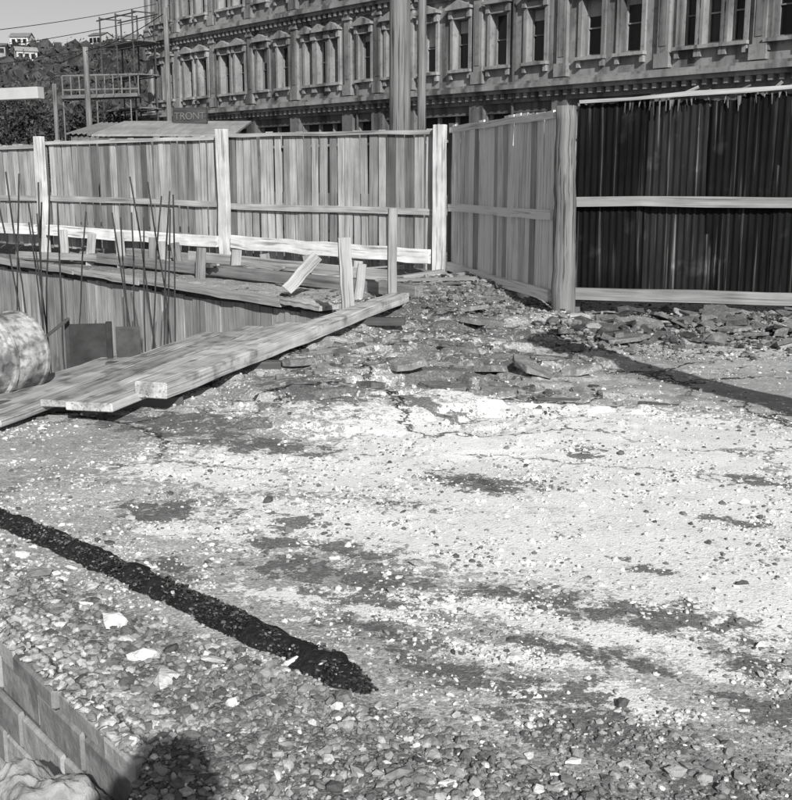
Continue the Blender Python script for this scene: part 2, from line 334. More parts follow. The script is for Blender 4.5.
ts_=empty('tar_strip')
npmesh('tar_body',np.stack([TX,TY,TZ],-1).reshape(-1,3),Ft[:,::-1],np.ones(nu*nv),TAR,ts_)
k=rng.integers(0,nu,9500);vv=rng.normal(0,.75,9500)
x=px[k]+nxv[k]*vv*wl[k];y=py[k]+nyv[k]*vv*wl[k]
S=rng.uniform(.003,.009,9500)
stones('tar_chips',x,y,gh(x,y)-.008+.045*(1-np.clip(vv,-1,1)**2)**.6*(.5+.5*taper[k])*rng.uniform(.5,1.1,9500),S,np.where(rng.random(9500)<.22,rng.uniform(3,10,9500),rng.uniform(.6,3.0,9500)),TAR,parent=ts_)
# ---- excavation walls
def pitwalls(name,P,depth,mt,skip=()):
    e=empty(name); b=MB(); n=len(P)
    for i in range(n):
        if i in skip: continue
        a=Vector((*P[i],0));c=Vector((*P[(i+1)%n],0));L=(c-a).length;m=max(2,int(L/.12));k=8;d=(c-a).normalized();nn=Vector((d.y,-d.x,0))
        vs=[];fs=[]
        for u in range(m+1):
            p=a+(c-a)*u/m
            for w in range(k+1):
                z=-depth*w/k; off=0 if w==0 or u in(0,m) else R(-.03,.05)
                q=p+nn*off; vs.append((q.x,q.y,z+(.004+float(gh(p.x,p.y)) if w==0 else 0)))
        for u in range(m):
            for w in range(k): o=u*(k+1)+w; fs.append((o,o+1,o+k+2,o+k+1))
        b.add(vs,fs)
    b.obj('earth_walls',mt,e)
    f=MB();f.add([(p[0],p[1],-depth+.002) for p in P],[tuple(range(n))]);f.obj('floor',EARTH,e)
    return e
pit=pitwalls('excavation_pit',PIT,2.4,EARTH)
tr=pitwalls('trench',TRENCH,.95,EARTH)
x=rng.uniform(-2.6,-.8,900);y=rng.uniform(1.6,4.0,900);k=inpoly(x,y,TRENCH);x=x[k];y=y[k]
stones('trench_rubble',x,y,-.93+rng.uniform(0,.12,len(x)),rng.uniform(.02,.08,len(x)),rng.uniform(.4,1.3,len(x)),ROCK)
# far wall sheeting
rw=empty('timber_retaining_wall');b=MB();c=MB()
pts=[Vector((-12.5,24.4,0)),Vector((-7.5,20.7,0)),Vector((-.75,13.25,0))]
for i in range(2):
    a,e_=pts[i],pts[i+1];d=(e_-a).normalized();n=Vector((d.y,-d.x,0))*1; n=n if n.y<0 else -n
    L=(e_-a).length;s=0
    while s<L:
        w=R(.26,.36);q=a+d*(s+w/2)+n*(.06+R(0,.03))
        b.beam((q.x,q.y,-2.4),(q.x,q.y,-.06+R(-.03,.02)),w-.01,.04,up=n,sh=R(.75,1.15),seg=4,jit=.002); s+=w
    s=0
    while s<L:
        w=min(R(2.0,3.6),L-s);p=a+d*s+n*.05;q=a+d*(s+w-.02)+n*.05
        c.beam((p.x,p.y,.03+R(-.02,.03)),(q.x,q.y,.03+R(-.02,.03)),.3,.06,sh=R(.9,1.35),seg=8,jit=.01); s+=w
b.obj('sheeting_boards',WOOD,rw);c.obj('capping_planks',WOOD,rw)
# ---- block wall on trench side
bw=empty('block_wall');b=MB();a=Vector((-2.21,4.76,0));e_=Vector((-.69,2.87,0));d=(e_-a).normalized()
n=Vector((d.y,-d.x,0)); n=n if n.x<0 else -n
L=(e_-a).length
def fb(s,o,z): return a+d*s+n*o+Vector((0,0,z))
z=-.02;row=0
while z>-.95:
    hgt=.09 if row==0 else .15; s=-.2*(row%2)
    while s<L:
        w=.37; s0=max(s,0);s1=min(s+w,L)
        if s1-s0>.05:
            b.corners(fb,s0+.005,s1-.005,-.02,.05+R(-.008,.008)+(.012 if row==0 else 0),z-hgt+.01,z-.004+R(-.004,.004),sh=R(.7,1.1))
        s+=w
    z-=hgt;row+=1
m_=MB();m_.corners(fb,0,L,-.03,.036,-.95,-.035,sh=.4);m_.obj('mortar',CONC,bw)
b.obj('concrete_blocks',CONC,bw,bevel=.01)
q=1100;s=rng.uniform(0,L,q);o=rng.normal(-.02,.06,q);o=np.minimum(o,.055);x=a.x+d.x*s+n.x*o;y=a.y+d.y*s+n.y*o;S=rng.uniform(.006,.022,q)
stones('spilled_gravel',x,y,np.where(o>-.01,-.015,gh(x,y))+S*.3,S,rng.uniform(.4,1.3,q),GRAV)
def rock(name,loc,r,sq=(1,1,.8),seed=0,sub=4,m=ROCK,sh=1.0,amp=.35,facet=0):
    import bmesh
    from mathutils import noise
    bm=bmesh.new();bmesh.ops.create_icosphere(bm,subdivisions=sub,radius=1)
    rr=random.Random(seed);pl=[(Vector((rr.gauss(0,1),rr.gauss(0,1),rr.gauss(0,1))).normalized(),rr.uniform(.62,.88)) for _ in range(facet)]
    for v in bm.verts:
        p=v.co.copy()
        for nrm,dd in pl:
            e=p.dot(nrm)-dd
            if e>0: p-=nrm*e*.92
        k=1+amp*(noise.noise(v.co*1.3+Vector((seed*5,0,0))))+.09*noise.noise(v.co*4+Vector((seed,3,0)))+.035*noise.noise(v.co*11)
        v.co=Vector((p.x*sq[0],p.y*sq[1],p.z*sq[2]))*k*r
    me=bpy.data.meshes.new(name);bm.to_mesh(me);bm.free()
    at=me.attributes.new('shade','FLOAT','POINT');at.data.foreach_set('value',[sh]*len(me.vertices))
    me.materials.append(m);me.polygons.foreach_set('use_smooth',[True]*len(me.polygons))
    o=bpy.data.objects.new(name,me);o.location=loc;sc.collection.objects.link(o);return o
rock('boulder',(-.99,2.84,-.47),.36,(.66,.6,1.25),1,6,sh=.95,amp=.25,facet=14)
rock('boulder',(-1.35,2.2,-.68),.28,(1.1,1,.8),2,5,facet=12)
rock('boulder',(-.95,2.0,-.66),.3,(1,1,.8),3,5,facet=12)
# ------------------------------------------------------------ fences
def fence(name,p0,p1,z0,z1,zt0,zt1,bw,gap,side,rails,boardmat=WOOD,shr=(.55,1.2),railmat=WOOD,gapr=.02):
    e=empty(name);a=Vector((*p0,0));c=Vector((*p1,0));d=(c-a).normalized();n=Vector((d.y,-d.x,0))*side;L=(c-a).length
    b=MB();s=0
    while s<L-.03:
        w=min(bw*R(.8,1.12),L-s);k=(s+w/2)/L;q=a+d*(s+w/2)+n*R(-.012,.008)
        tl=R(-.022,.022); zt=zt0+(zt1-zt0)*k+R(-.045,.012)
        b.beam((q.x,q.y,z0+(z1-z0)*k+R(-.05,.05)),(q.x+d.x*tl,q.y+d.y*tl,zt),w,.02,up=n,sh=R(*shr)*(.5 if random.random()<.12 else 1),seg=3,jit=.004)
        s+=w+max(.006,gap+R(-gapr,gapr))
    b.obj('boards',boardmat,e)
    r=MB()
    for (h0,h1,wz,tk) in rails:
        p=a+n*(.014+tk/2);q=c+n*(.014+tk/2)
        r.beam((p.x,p.y,h0),(q.x,q.y,h1),tk,wz,sh=R(.9,1.15),seg=8,jit=.008)
    r.obj('rails',railmat,e)
    return e,a,d,n
e,a,d,n=fence('board_fence',(.70,17.14),(-3.0,19.4),.12,.12,2.28,2.3,.135,.026,-1,[(2.24,2.26,.06,.05),(1.04,1.07,.1,.05)])
def addposts(e,lst,mt):
    b=MB()
    for (x,y,z0,z1,w,t,up,sh) in lst: b.beam((x,y,z0),(x+R(-.025,.025),y,z1),w,t,up=up,sh=sh,seg=6,jit=.007)
    b.obj('posts',mt,e,bevel=.008)
nn=Vector((-.52,-.85,0))
def kicker(e,p,q,h=.2,t=.07):
    b=MB();b.beam(p,q,t,h,sh=1,seg=10,jit=.012);b.obj('kicker_plank',WHITE,e,bevel=.006)
addposts(e,[(.66,17.0,-.1,2.34,.2,.1,nn,.9),(-2.95,19.18,-.2,2.36,.2,.12,nn,.85)],WHITE)
kicker(e,(.52,16.96,.37),(-2.83,19.06,.47),.22)
e,_,_,_=fence('board_fence',(-3.02,19.42),(-6.9,21.8),.2,.25,2.28,2.24,.135,.028,-1,[(2.22,2.19,.06,.05),(1.1,1.17,.1,.05)])
addposts(e,[(-6.83,21.56,-.2,2.32,.2,.12,nn,.85)],WHITE)
kicker(e,(-3.08,19.16,.47),(-6.72,21.44,.56))
e,_,_,_=fence('board_fence',(-6.92,21.82),(-16,27.4),.25,.4,2.2,2.1,.135,.028,-1,[(2.13,2.02,.06,.05),(1.15,1.15,.1,.05)])
addposts(e,[(-11.3,24.33,-.2,2.3,.2,.12,nn,.85)],WHITE)
kicker(e,(-6.98,21.6,.56),(-11.2,24.18,.6))
e,_,_,_=fence('board_fence',(.86,17.0),(1.86,12.95),.12,.1,2.34,2.36,.19,.026,1,[(2.26,2.28,.08,.06),(1.12,1.14,.11,.06),(.22,.2,.13,.06)],boardmat=WOODM,shr=(.75,1.2),railmat=WOODM,gapr=.014)
b=MB();b.beam((.84,17.06,0),(.84,17.06,2.36),.12,.1,up=(1,0,0),sh=.35,seg=4,jit=.004);b.obj('corner_post',WOODD,e)
lp=empty('log_post');b=MB();b.cyl((1.95,12.75,-.1),(1.91,12.77,2.36),.14,.112,n=24,seg=16,jit=.008);b.obj('log',POLE,lp,smooth=True)
# corrugated fence
cf=empty('corrugated_iron_fence')
a=Vector((2.08,12.86,0));c=Vector((9.0,11.0,0));d=(c-a).normalized();n=Vector((d.y,-d.x,0));L=(c-a).length
b=MB();s=0;k=0
while s<L:
    w=.72;m=90;off=(k%2)*.012;vs=[];fs=[];lc=[];sh=R(.5,1.6);rr=R(0,40)
    rows=[0,.2,.4,.6,.8,.9,.96,1];tp=R(-.05,.01)
    for i in range(m+1):
        u=i/m;ss=s+u*(w+.05);amp=.012*math.sin(ss*math.tau/.076)
        top=2.38+.055*ss+tp+.06*(float(vn(ss*9,3.3,5))-.5)+.04*(float(vn(ss*30,7.3,5))-.5)
        for j,r_ in enumerate(rows):
            q=a+d*ss-n*(.03+off)+n*amp+n*.02*math.sin(k*2.2+r_*3)
            z=.16+(top-.16)*r_;vs.append((q.x,q.y,z));lc.append((z,ss+rr,0))
    R_=len(rows)
    for i in range(m):
        for j in range(R_-1): o=i*R_+j;fs.append((o,o+R_,o+R_+1,o+1))
    b.add(vs,fs,sh,lc);s+=w;k+=1
b.obj('iron_sheets',IRON,cf,smooth=True)
r=MB()
for h0,h1,wz,tk in ((1.30,1.32,.11,.06),(.24,.24,.14,.07)):
    p=a+n*(.05);q=c+n*.05;r.beam((p.x,p.y,h0),(q.x,q.y,h1),tk,wz,sh=.7,seg=10,jit=.01)
p=a+n*.05+Vector((0,0,2.40));q=c+n*.05+Vector((0,0,2.40+.055*L));r.beam(p,q,.05,.045,sh=.9,seg=12,jit=.014)
r.obj('rails',WOOD,cf)
r=MB()
for s in (.02,2.6,5.2):
    q=a+d*s-n*.12;r.beam((q.x,q.y,-.1),(q.x,q.y,2.4+.05*s),.1,.1,up=n,sh=.7,seg=3,jit=.004)
for i in range(26):
    s=R(.9,5);q=a+d*s+n*.01;l=R(.1,.4);z=2.4+.055*s
    r.beam((q.x,q.y,z-.03),(q.x+d.x*l,q.y+d.y*l,z+.01+R(-.03,.09)),.02,R(.015,.04),sh=R(.3,1.4))
for i in range(50):
    s=R(.5,4);q=a+d*s+n*.03;z=2.4+.055*s-.02
    r.beam((q.x,q.y,z),(q.x+R(-.02,.02),q.y,z-R(.04,.2)),R(.01,.04),.006,up=n,sh=R(.1,.9),w1=.006)
r.obj('backing_timbers',WOODD,cf)
# ------------------------------------------------------------ timbers
pk=empty('plank_stack')
def plank(p0,p1,w,t,sh,seg=14,jit=.005,m=PLANK,nm='plank'):
    b=MB();b.beam(p0,p1,w,t,sh=sh,seg=seg,jit=jit);return b.obj(nm,m,pk,bevel=.006)
plank((-1.66,7.30,.17),(.05,13.7,.11),.24,.11,1.0,nm='heavy_timber')
plank((-2.0,7.0,.12),(-1.02,10.9,.13),.34,.055,.85,nm='plank_1')
plank((-2.28,7.15,.11),(-1.4,10.75,.12),.2,.05,.6,nm='plank_2')
plank((-2.62,6.75,.07),(-1.72,10.45,.10),.3,.05,.8,nm='plank_3')
plank((-3.1,6.45,.04),(-2.3,9.6,.04),.3,.05,.65,nm='plank_4')
b=MB();b.beam((-3.0,7.35,.03),(-1.5,7.6,.04),.12,.08,sh=.5);b.beam((-2.4,9.0,.04),(-.95,9.0,.05),.1,.08,sh=.5);b.beam((-.9,12,.03),(.1,11.9,.04),.1,.08,sh=.5);b.obj('bearers',WOODD,pk)
def single(name,p0,p1,w,t,sh=1,m=WOOD,up=(0,0,1),seg=6,jit=.006):
    b=MB();b.beam(p0,p1,w,t,up=up,sh=sh,seg=seg,jit=jit);return b.obj(name,m,None,bevel=.006)
single('timber_stake',(-.52,12.15,-.1),(-.57,12.15,.93),.14,.06,1.1,up=(.2,-1,0))
single('timber_stake',(-.05,13.75,-.1),(-.04,13.7,1.2),.11,.06,.85,up=(.2,-1,0))
single('timber_stake',(-.5,13.9,-.1),(-.42,13.95,.5),.11,.05,1.0,up=(.2,-1,0))
single('timber_beam',(-5.8,20.45,.12),(.3,14.2,.12),.14,.16,.6,seg=16)
single('timber_beam',(-4.9,20.3,.22),(-.2,16.0,.18),.12,.14,.8,seg=14)
single('timber_beam',(-3.4,18.2,.3),(-.1,15.6,.2),.05,.16,1.0,seg=10)
single('timber_beam',(-7.2,21.1,.12),(-5.2,19.9,.12),.12,.12,.9)
single('loose_board',(-1.45,14.6,.1),(-1.05,14.75,.55),.16,.03,1.1,up=(.3,-1,.3))
for i,(x,y,h) in enumerate([(-4.85,19.5,.62),(-4.2,19.0,.55),(-3.1,17.4,.48),(-2.55,17.4,.45),(-2.0,17.2,.4),(-3.6,18.4,.5),(-1.3,16.9,.4),(-5.6,20.2,.55),(-3.95,18.75,.5),(-6.2,20.7,.6),(-.6,16.4,.35)]):
    single('stub_post',(x,y,-.05),(x+R(-.08,.08),y,h),.15,.09,R(.5,1.0),up=(.3,-1,0),seg=2)
d_=MB()
for i in range(60):
    t_=R(0,1);x=-6.5+6.6*t_;y=20.4-5.6*t_+R(.2,1.6);an=R(.3,1.1) if random.random()<.7 else R(-.6,.6);l=R(.3,1.6)
    d_.beam((x,y,.04+R(0,.12)),(x+l*math.cos(an),y-l*math.sin(an)*.9,.05+R(0,.2)),R(.04,.15),R(.02,.07),sh=R(.3,1.1),seg=2,jit=.005)
d_.obj('timber_offcuts',WOOD)
# ------------------------------------------------------------ rebar
def rebar(name,cx,cy,n,h,spread,base=-2.4):
    b=MB()
    for i in range(n):
        x=cx+R(-spread,spread);y=cy+R(-.5,.5);hh=h*R(.7,1.1);dx=R(-.16,.16)*1.3;r=.010
        pts=[Vector((x+dx*(k/6)**2*1.4+R(-.014,.014),y,base+(hh-base)*k/6)) for k in range(7)]
        for k in range(6): b.cyl(pts[k],pts[k+1],r,r,n=6,cap=(k in(0,5)))
    b.obj(name,REBAR,smooth=True)
rebar('rebar_cluster',-4.45,13.6,9,1.55,.38)
rebar('rebar_cluster',-2.95,13.4,8,1.45,.42)
rebar('rebar_cluster',-4.0,14.2,4,1.25,.8)
b=MB()
for x,y in ((-4.45,13.6),(-2.95,13.4)): b.beam((x,y,-2.4),(x,y,-1.9),1.1,1.2,up=(0,-1,0),sh=.8,seg=2,jit=.01)
b.obj('pit_footing',CONC,bevel=.01)
sb=empty('steel_sheet_box')
b=MB();b.beam((-2.62,9.3,-.5),(-2.62,9.3,.36),.32,.02,up=(.2,-1,0),sh=.6,seg=3,jit=.002);b.beam((-2.44,9.28,-.5),(-2.44,9.28,.38),.05,.05,up=(.2,-1,0),sh=.5)
b.beam((-2.3,9.35,-.5),(-2.3,9.35,.33),.2,.02,up=(.35,-1,0),sh=1.0,seg=3,jit=.002);b.beam((-2.8,9.3,-.5),(-2.8,9.3,.4),.04,.06,up=(.2,-1,0),sh=.8)
b.beam((-3.1,8.9,.12),(-2.75,9.2,.42),.03,.02,sh=1.2)
b.obj('steel_plates',STEEL,sb,bevel=.003)
# ------------------------------------------------------------ drum
dr=empty('steel_drum')
def drum():
    prof=[(0,.0),(0,.27),(-.012,.275),(-.012,.292),(.012,.292),(.02,.283)]
    Ld=.88;p=[(x,r) for x,r in prof]
    for c in (.29,.59):
        p+=[(c-.03,.283),(c-.012,.298),(c+.012,.298),(c+.03,.283)]
    for k in (.1,.15,.2,.42,.47,.7,.76,.8): p.append((k,.283+R(-.003,.003)))
    body=sorted([q for q in p if q[0]>.02]);p=prof+body+[(Ld-.02,.283),(Ld-.012,.292),(Ld+.012,.292),(Ld+.012,.275),(Ld,.27),(Ld,.0)]
    n=48;vs=[];lc=[];fs=[]
    for x,r in p:
        for j in range(n):
            a=j*math.tau/n;rr=r*(1-.02*max(0,math.sin(a*2+x*5))) if r>.26 else r
            vs.append(Vector((x-Ld/2,math.cos(a)*rr,math.sin(a)*rr)));lc.append((x,math.cos(a)*rr,math.sin(a)*rr))
    for i in range(len(p)-1):
        for j in range(n): fs.append((i*n+j,(i+1)*n+j,(i+1)*n+(j+1)%n,i*n+(j+1)%n))
    b=MB();b.add(vs,fs,1,lc);o=b.obj('drum_body',DRUMM,dr,smooth=False)
    b=MB();b.cyl((-.46,.12,.12),(-.43,.12,.12),.035,.035,n=12);b.obj('bung',STEEL,dr)
drum()
dr.location=(-3.05,7.75,.30);dr.scale=(1.05,1.08,1.08);dr.rotation_euler=(0.3,0,math.radians(62))
# ------------------------------------------------------------ broken paving and rubble
def slab(b,x,y,r,t,z,tilt,sh,el=1):
    n=random.randint(5,9);an=[(i+R(-.35,.35))*math.tau/n for i in range(n)]
    pts=[(math.cos(a)*r*R(.6,1.2)*el,math.sin(a)*r*R(.6,1.15)) for a in an]
    M=Matrix.Rotation(R(0,math.tau),3,'Z')@Matrix.Rotation(tilt,3,'X')@Matrix.Rotation(R(-.2,.2),3,'Y')
    vs=[M@Vector((p[0],p[1],t/2*R(.6,1.3))) for p in pts]+[M@Vector((p[0]*R(.9,1.15),p[1]*R(.9,1.15),-t/2)) for p in pts]
    z0=float(gh(x,y))+z;vs=[v+Vector((x,y,z0)) for v in vs]
    c0=sum((Vector(v) for v in vs[:n]),Vector())/n+Vector((0,0,R(-.2,.25)*t));vs.append(c0)
    fs=[(i,(i+1)%n,2*n) for i in range(n)]+[tuple(range(2*n-1,n-1,-1))]+[(i,i+n,(i+1)%n+n,(i+1)%n) for i in range(n)]
    b.add(vs,fs,sh)
b=MB()
for (x,y,r) in [(.35,8.9,.28),(.05,9.2,.2),(.75,9.3,.25),(.4,8.3,.18),(1.15,9.0,.2),(.1,8.5,.15),(-.8,9.0,.14),(1.5,8.9,.12),(-.1,10.2,.16),(.9,11.5,.2),(.3,12.6,.2),(.9,13.2,.2),(1.2,14.0,.22),(.5,14.2,.2),(-.2,8.1,.15),(.8,8.2,.18),(-.5,8.4,.14)]:
    slab(b,x,y,r,.05,.0,R(-.16,.16),R(.8,2.2),R(1,1.5))
for i in range(130):
    x=R(-.9,1.6);y=R(7.8,10.5);slab(b,x,y,R(.02,.06),R(.015,.04),.01,R(-.4,.4),R(.5,1.8),R(1,1.8))
b.obj('broken_paving',ASPC,bevel=.004)
bp_=empty('rubble_pile');b=MB();b2=MB()
for i in range(260):
    x=R(1.7,6.0);y=11.2+random.gauss(0,.55)-.1*(x-3); slab(b if random.random()<.9 else b2,x,y,R(.025,.12)*(1.7 if random.random()<.15 else 1),R(.02,.06),R(-.015,.07),random.gauss(0,.35),R(.3,1.5),el=R(1,2.4))
b.obj('seal_fragments',ASPC,bp_,bevel=.005);b2.obj('concrete_fragments',CONC,bp_,bevel=.005)
x=rng.uniform(1.5,6,3000);y=11.2+rng.normal(0,.65,3000);S=np.exp(rng.normal(-4.0,.5,3000))
stones('rubble_chips',x,y,gh(x,y)+S*.3+rng.uniform(0,.03,3000),S,rng.uniform(.15,.85,3000),ROCK,parent=bp_)
x=rng.normal(.9,.8,1900);y=rng.normal(14.6,.9,1900);S=np.exp(rng.normal(-3.9,.5,1900))
stones('debris_mound',x,y,gh(x,y)+S*.3,S,rng.uniform(.2,.9,1900),ROCK)
for p0,p1 in (((1.28,7.72,.03),(1.62,7.6,.03)),((1.72,7.66,.03),(2.0,7.62,.03)),((1.05,8.0,.03),(1.45,7.98,.03)),((1.25,9.5,.04),(1.5,9.45,.04))):
    b=MB();z=float(gh(p0[0],p0[1]));b.cyl((p0[0],p0[1],z+.012),(p1[0],p1[1],z+.014),.018,.010,n=8,seg=6,jit=.005,sh=.4);b.obj('wood_stick',WOODD)
x=np.array([-1.02,-.86,-.75,-.95,-.62,-1.2,-.34,-.16,-1.35,-1.6,-.5,-1.55]);y=np.array([3.75,3.5,3.32,3.62,3.45,4.1,3.42,3.3,4.35,4.5,3.1,4.2]);S=np.array([.05,.045,.055,.035,.045,.04,.045,.035,.045,.04,.035,.03])
stones('broken_concrete_lumps',x,y,gh(x,y)+S*.2,S,rng.uniform(1.7,2.3,len(x)),ROCK,flat=.4)
lpz=empty('leaning_prop_pole');b=MB();b.cyl((4.15,4.5,-.1),(3.05,4.5,3.7),.22,.15,n=14,seg=8,jit=.006);b.obj('pole',POLE,lpz)
# ------------------------------------------------------------ street behind
O=Vector((7.45,43.6,0));D=Vector((-.648,.761,0)).normalized();Nn=Vector((-.761,-.648,0)).normalized()
def FA(s,o,z): return O+D*s+Nn*o+Vector((0,0,z))
b=MB();b.add([FA(-60,18,.012),FA(-60,3.2,.012),FA(90,3.2,.012),FA(90,18,.012)],[(0,1,2,3)]);b.obj('road',ASPH)
b=MB();b.corners(FA,-60,90,-.0,3.1,-.1,.13);b.obj('pavement',PAVE)
# ------------------------------------------------------------ building
bd=empty('stone_commercial_building')
W=MB();T=MB();G=MB();FR=MB();DK=MB()
S0,S1=-18,34.8
g1=[(-16,1),(-13.8,1),(-9.6,1.0),(-8.1,1.0),(-6.25,.62),(-5.29,.7),(-4.33,.62),(-1.85,.95),(0,.95),(2.85,.95),(4.9,.95),(7.15,.95),(9.2,.95),(11.6,.95),(13.7,.9),(16.05,.62),(17.1,.7),(18.15,.62),(20.4,.95),(22.3,.95),(24.5,.9),(26.0,.9),(28.4,.9),(30.0,.9),(32.3,.9),(33.6,.8)]
pil=[-17.8,-15,-12.2,-7.2,-3.35,1.4,6.05,10.4,12.65,14.9,19.3,23.4,27.2,31.2,34.6]
def storey(z0,sill,head,z1,wins,kind):
    cur=S0
    for s,w in wins:
        W.corners(FA,cur,s-w/2,-.45,0,z0,z1); 
        W.corners(FA,s-w/2,s+w/2,-.45,0,z0,sill);W.corners(FA,s-w/2,s+w/2,-.45,0,head,z1)
        cur=s+w/2
        G.corners(FA,s-w/2,s+w/2,-.36,-.34,sill,head,sh=R(.4,3.0))
        fs=R(.5,1.3)
        for k in (s-w/2+.03,s+w/2-.03): FR.corners(FA,k-.03,k+.03,-.335,-.26,sill,head,sh=fs)
        FR.corners(FA,s-w/2+.06,s+w/2-.06,-.335,-.27,(sill+head)/2-.025,(sill+head)/2+.025,sh=fs)
        FR.corners(FA,s-w/2+.06,s+w/2-.06,-.335,-.27,head-.06,head,sh=fs);FR.corners(FA,s-w/2+.06,s+w/2-.06,-.335,-.27,sill,sill+.07,sh=fs)
        if random.random()<.3: FR.corners(FA,s-w/2+.06,s+w/2-.06,-.339,-.328,head-R(.3,1.0),head-.06,sh=1.3)
        for sg in (-1,1):
            k=s+sg*(w/2+.09); T.corners(FA,k-.09,k+.09,.002,.09,sill-.05,head+.02,sh=1.05)
            T.corners(FA,k-.1,k+.1,.003,.2,head+.02,head+.36,sh=1.1)
            T.corners(FA,k-.08,k+.08,.003,.16,sill-.42,sill-.16,sh=1.05)
        T.corners(FA,s-w/2-.22,s+w/2+.22,.004,.24,sill-.16,sill-.04,sh=1.2)
        T.corners(FA,s-w/2-.0,s+w/2+.0,.004,.1,head+.0,head+.22,sh=1.0)
        if kind==1:
            T.corners(FA,s-w/2-.28,s+w/2+.28,.005,.34,head+.36,head+.46,sh=1.15)
            zz=head+.462;vs=[FA(s-w/2-.28,.005,zz),FA(s+w/2+.28,.005,zz),FA(s,.005,zz+.28),FA(s-w/2-.28,.32,zz),FA(s+w/2+.28,.32,zz),FA(s,.32,zz+.28)]
            T.add(vs,[(3,4,5),(0,2,1),(0,3,5,2),(1,2,5,4),(0,1,4,3)],1.1)
        else: T.corners(FA,s-w/2-.26,s+w/2+.26,.005,.28,head+.36,head+.46,sh=1.15)
    W.corners(FA,cur,S1,-.45,0,z0,z1)
storey(4.9,6.05,8.1,9.2,g1,1)
storey(9.2,10.55,12.4,13.3,g1,0)
cur=S0
for i in range(len(pil)-1):
    a_,c_=pil[i]+.45,pil[i+1]-.45
    W.corners(FA,cur,a_,-.45,0,0,4.9,sh=.6);W.corners(FA,a_,c_,-.45,0,4.1,4.9,sh=.45);W.corners(FA,a_,c_,-.45,0,0,.7,sh=.7)  # ground-floor stone toned down: shadow below the cornice painted into the colour
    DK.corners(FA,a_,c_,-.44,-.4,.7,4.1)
    m=max(1,int((c_-a_)/1.1))
    for j in range(m+1):
        k=a_+(c_-a_)*j/m;FR.corners(FA,k-.05,k+.05,-.39,-.2,.7,4.1,sh=1.0)
    FR.corners(FA,a_,c_,-.385,-.22,3.0,3.12,sh=1.2);cur=c_
W.corners(FA,cur,S1,-.45,0,0,4.9,sh=.6)
for p in pil:
    for z0,z1 in ((5.35,9.2),(9.75,13.3)):
        T.corners(FA,p-.24,p+.24,.002,.16,z0+.5,z1-.4);T.corners(FA,p-.32,p+.32,.003,.24,z0+.0,z0+.5,sh=.95)
        T.corners(FA,p-.3,p+.3,.003,.24,z1-.4,z1-.28,sh=1.1);T.corners(FA,p-.26,p+.26,.003,.2,z1-.28,z1,sh=1)
        T.corners(FA,p-.14,p+.14,.163,.185,z0+.75,z1-.65,sh=.8)
    T.corners(FA,p-.4,p+.4,.002,.2,0,4.5,sh=.6)  # lower pilasters carry the same painted cornice shadow
def cornice(z,proj,h):
    T.corners(FA,S0-.1,S1+.1,.006,.12,z-.35,z,sh=.7)
    T.corners(FA,S0-.3,S1+.3,.006,proj*.7,z,z+h*.35,sh=1.0);T.corners(FA,S0-.4,S1+.4,.006,proj,z+h*.35,z+h*.75,sh=1.1);T.corners(FA,S0-.35,S1+.35,.006,proj*.85,z+h*.75,z+h,sh=.95)
    s=S0
    while s<S1: T.corners(FA,s,s+.16,.122,proj*.62,z-.2,z-.003,sh=.9);s+=.42
cornice(4.85,.62,.42);cornice(9.25,.5,.42);cornice(13.35,.8,.6)
W.corners(FA,S0,S1,-.45,.0,13.3,14.9)
W.corners(FA,S0+.01,S0+.45,-16,-.45,0,14.9);W.corners(FA,S1-.45,S1-.01,-16,-.45,0,14.9);W.corners(FA,S0,S1,-16.4,-16,0,14.9)
W.corners(FA,S0+.45,S1-.45,-16,-.45,14.2,14.4,sh=.6)
for s in (4.0,14.2,26.9): T.cyl(FA(s,.12,0),FA(s,.12,13.2),.06,.06,n=8,sh=.35)
W.obj('walls',STONE,bd);T.obj('stone_trim',STONE,bd);G.obj('window_panes',GLASS,bd);FR.obj('window_frames',SASH,bd);DK.obj('shop_openings',DARK,bd)
se=empty('scaffold');b=MB()
for s in (32.5,34.6,36.7):
    for o in (.8,2.2): b.cyl(FA(s,o,0),FA(s,o,11.0),.05,.05,n=6,sh=1)
for z in (3.5,5.4,7.3,9.2,10.8):
    for o in (.8,2.2): b.cyl(FA(32.0,o,z),FA(37.1,o,z),.04,.04,n=6)
    for s in (32.5,34.6,36.7): b.cyl(FA(s,.8,z+.1),FA(s,2.2,z+.1),.04,.04,n=6)
for z in (3.5,5.4,7.3): b.cyl(FA(36.6,2.25,z),FA(34.6,2.25,z+1.9),.035,.035,n=6)
b.obj('tubes',STEEL,se)
b=MB()
for z in (5.45,7.35,9.25): b.corners(FA,32.2,36.9,.9,2.1,z,z+.06,sh=.9)
b.obj('decks',WOODD,se)
# ------------------------------------------------------------ poles
def upole(name,x,y,r,h,arm=None):
    e=empty(name);b=MB();b.cyl((x,y,-.2),(x+.02,y,h),r,r*.82,n=20,seg=16,jit=.004);b.obj('shaft',POLE,e,smooth=True)
    if arm:
        b=MB()
        for z in arm: 
            b.beam((x-.9,y-r*.9,z),(x+.9,y-r*.9,z),.09,.11,sh=.8)
            for k in (-.8,-.4,.4,.8): b.cyl((x+k,y-r*.9,z+.05),(x+k,y-r*.9,z+.2),.035,.025,n=8,sh=1.4)
        b.obj('crossarms',WOODD,e)
upole('utility_pole',.06,20.2,.2,9.5,(9.0,8.4))
upole('utility_pole',.5,22.5,.09,9.0)
upole('utility_pole',-14.9,55,.16,7.6)
upole('utility_pole',-13.8,46,.1,5.2)
upole('utility_pole',-9.3,46.5,.12,8.2)
b=MB()
def wire(p,q,sag,r=.018):
    p=Vector(p);q=Vector(q);pr=p
    for i in range(1,17):
        k=i/16;c=p.lerp(q,k)-Vector((0,0,sag*4*k*(1-k)));b.cyl(pr,c,r,r,n=5,cap=False);pr=c
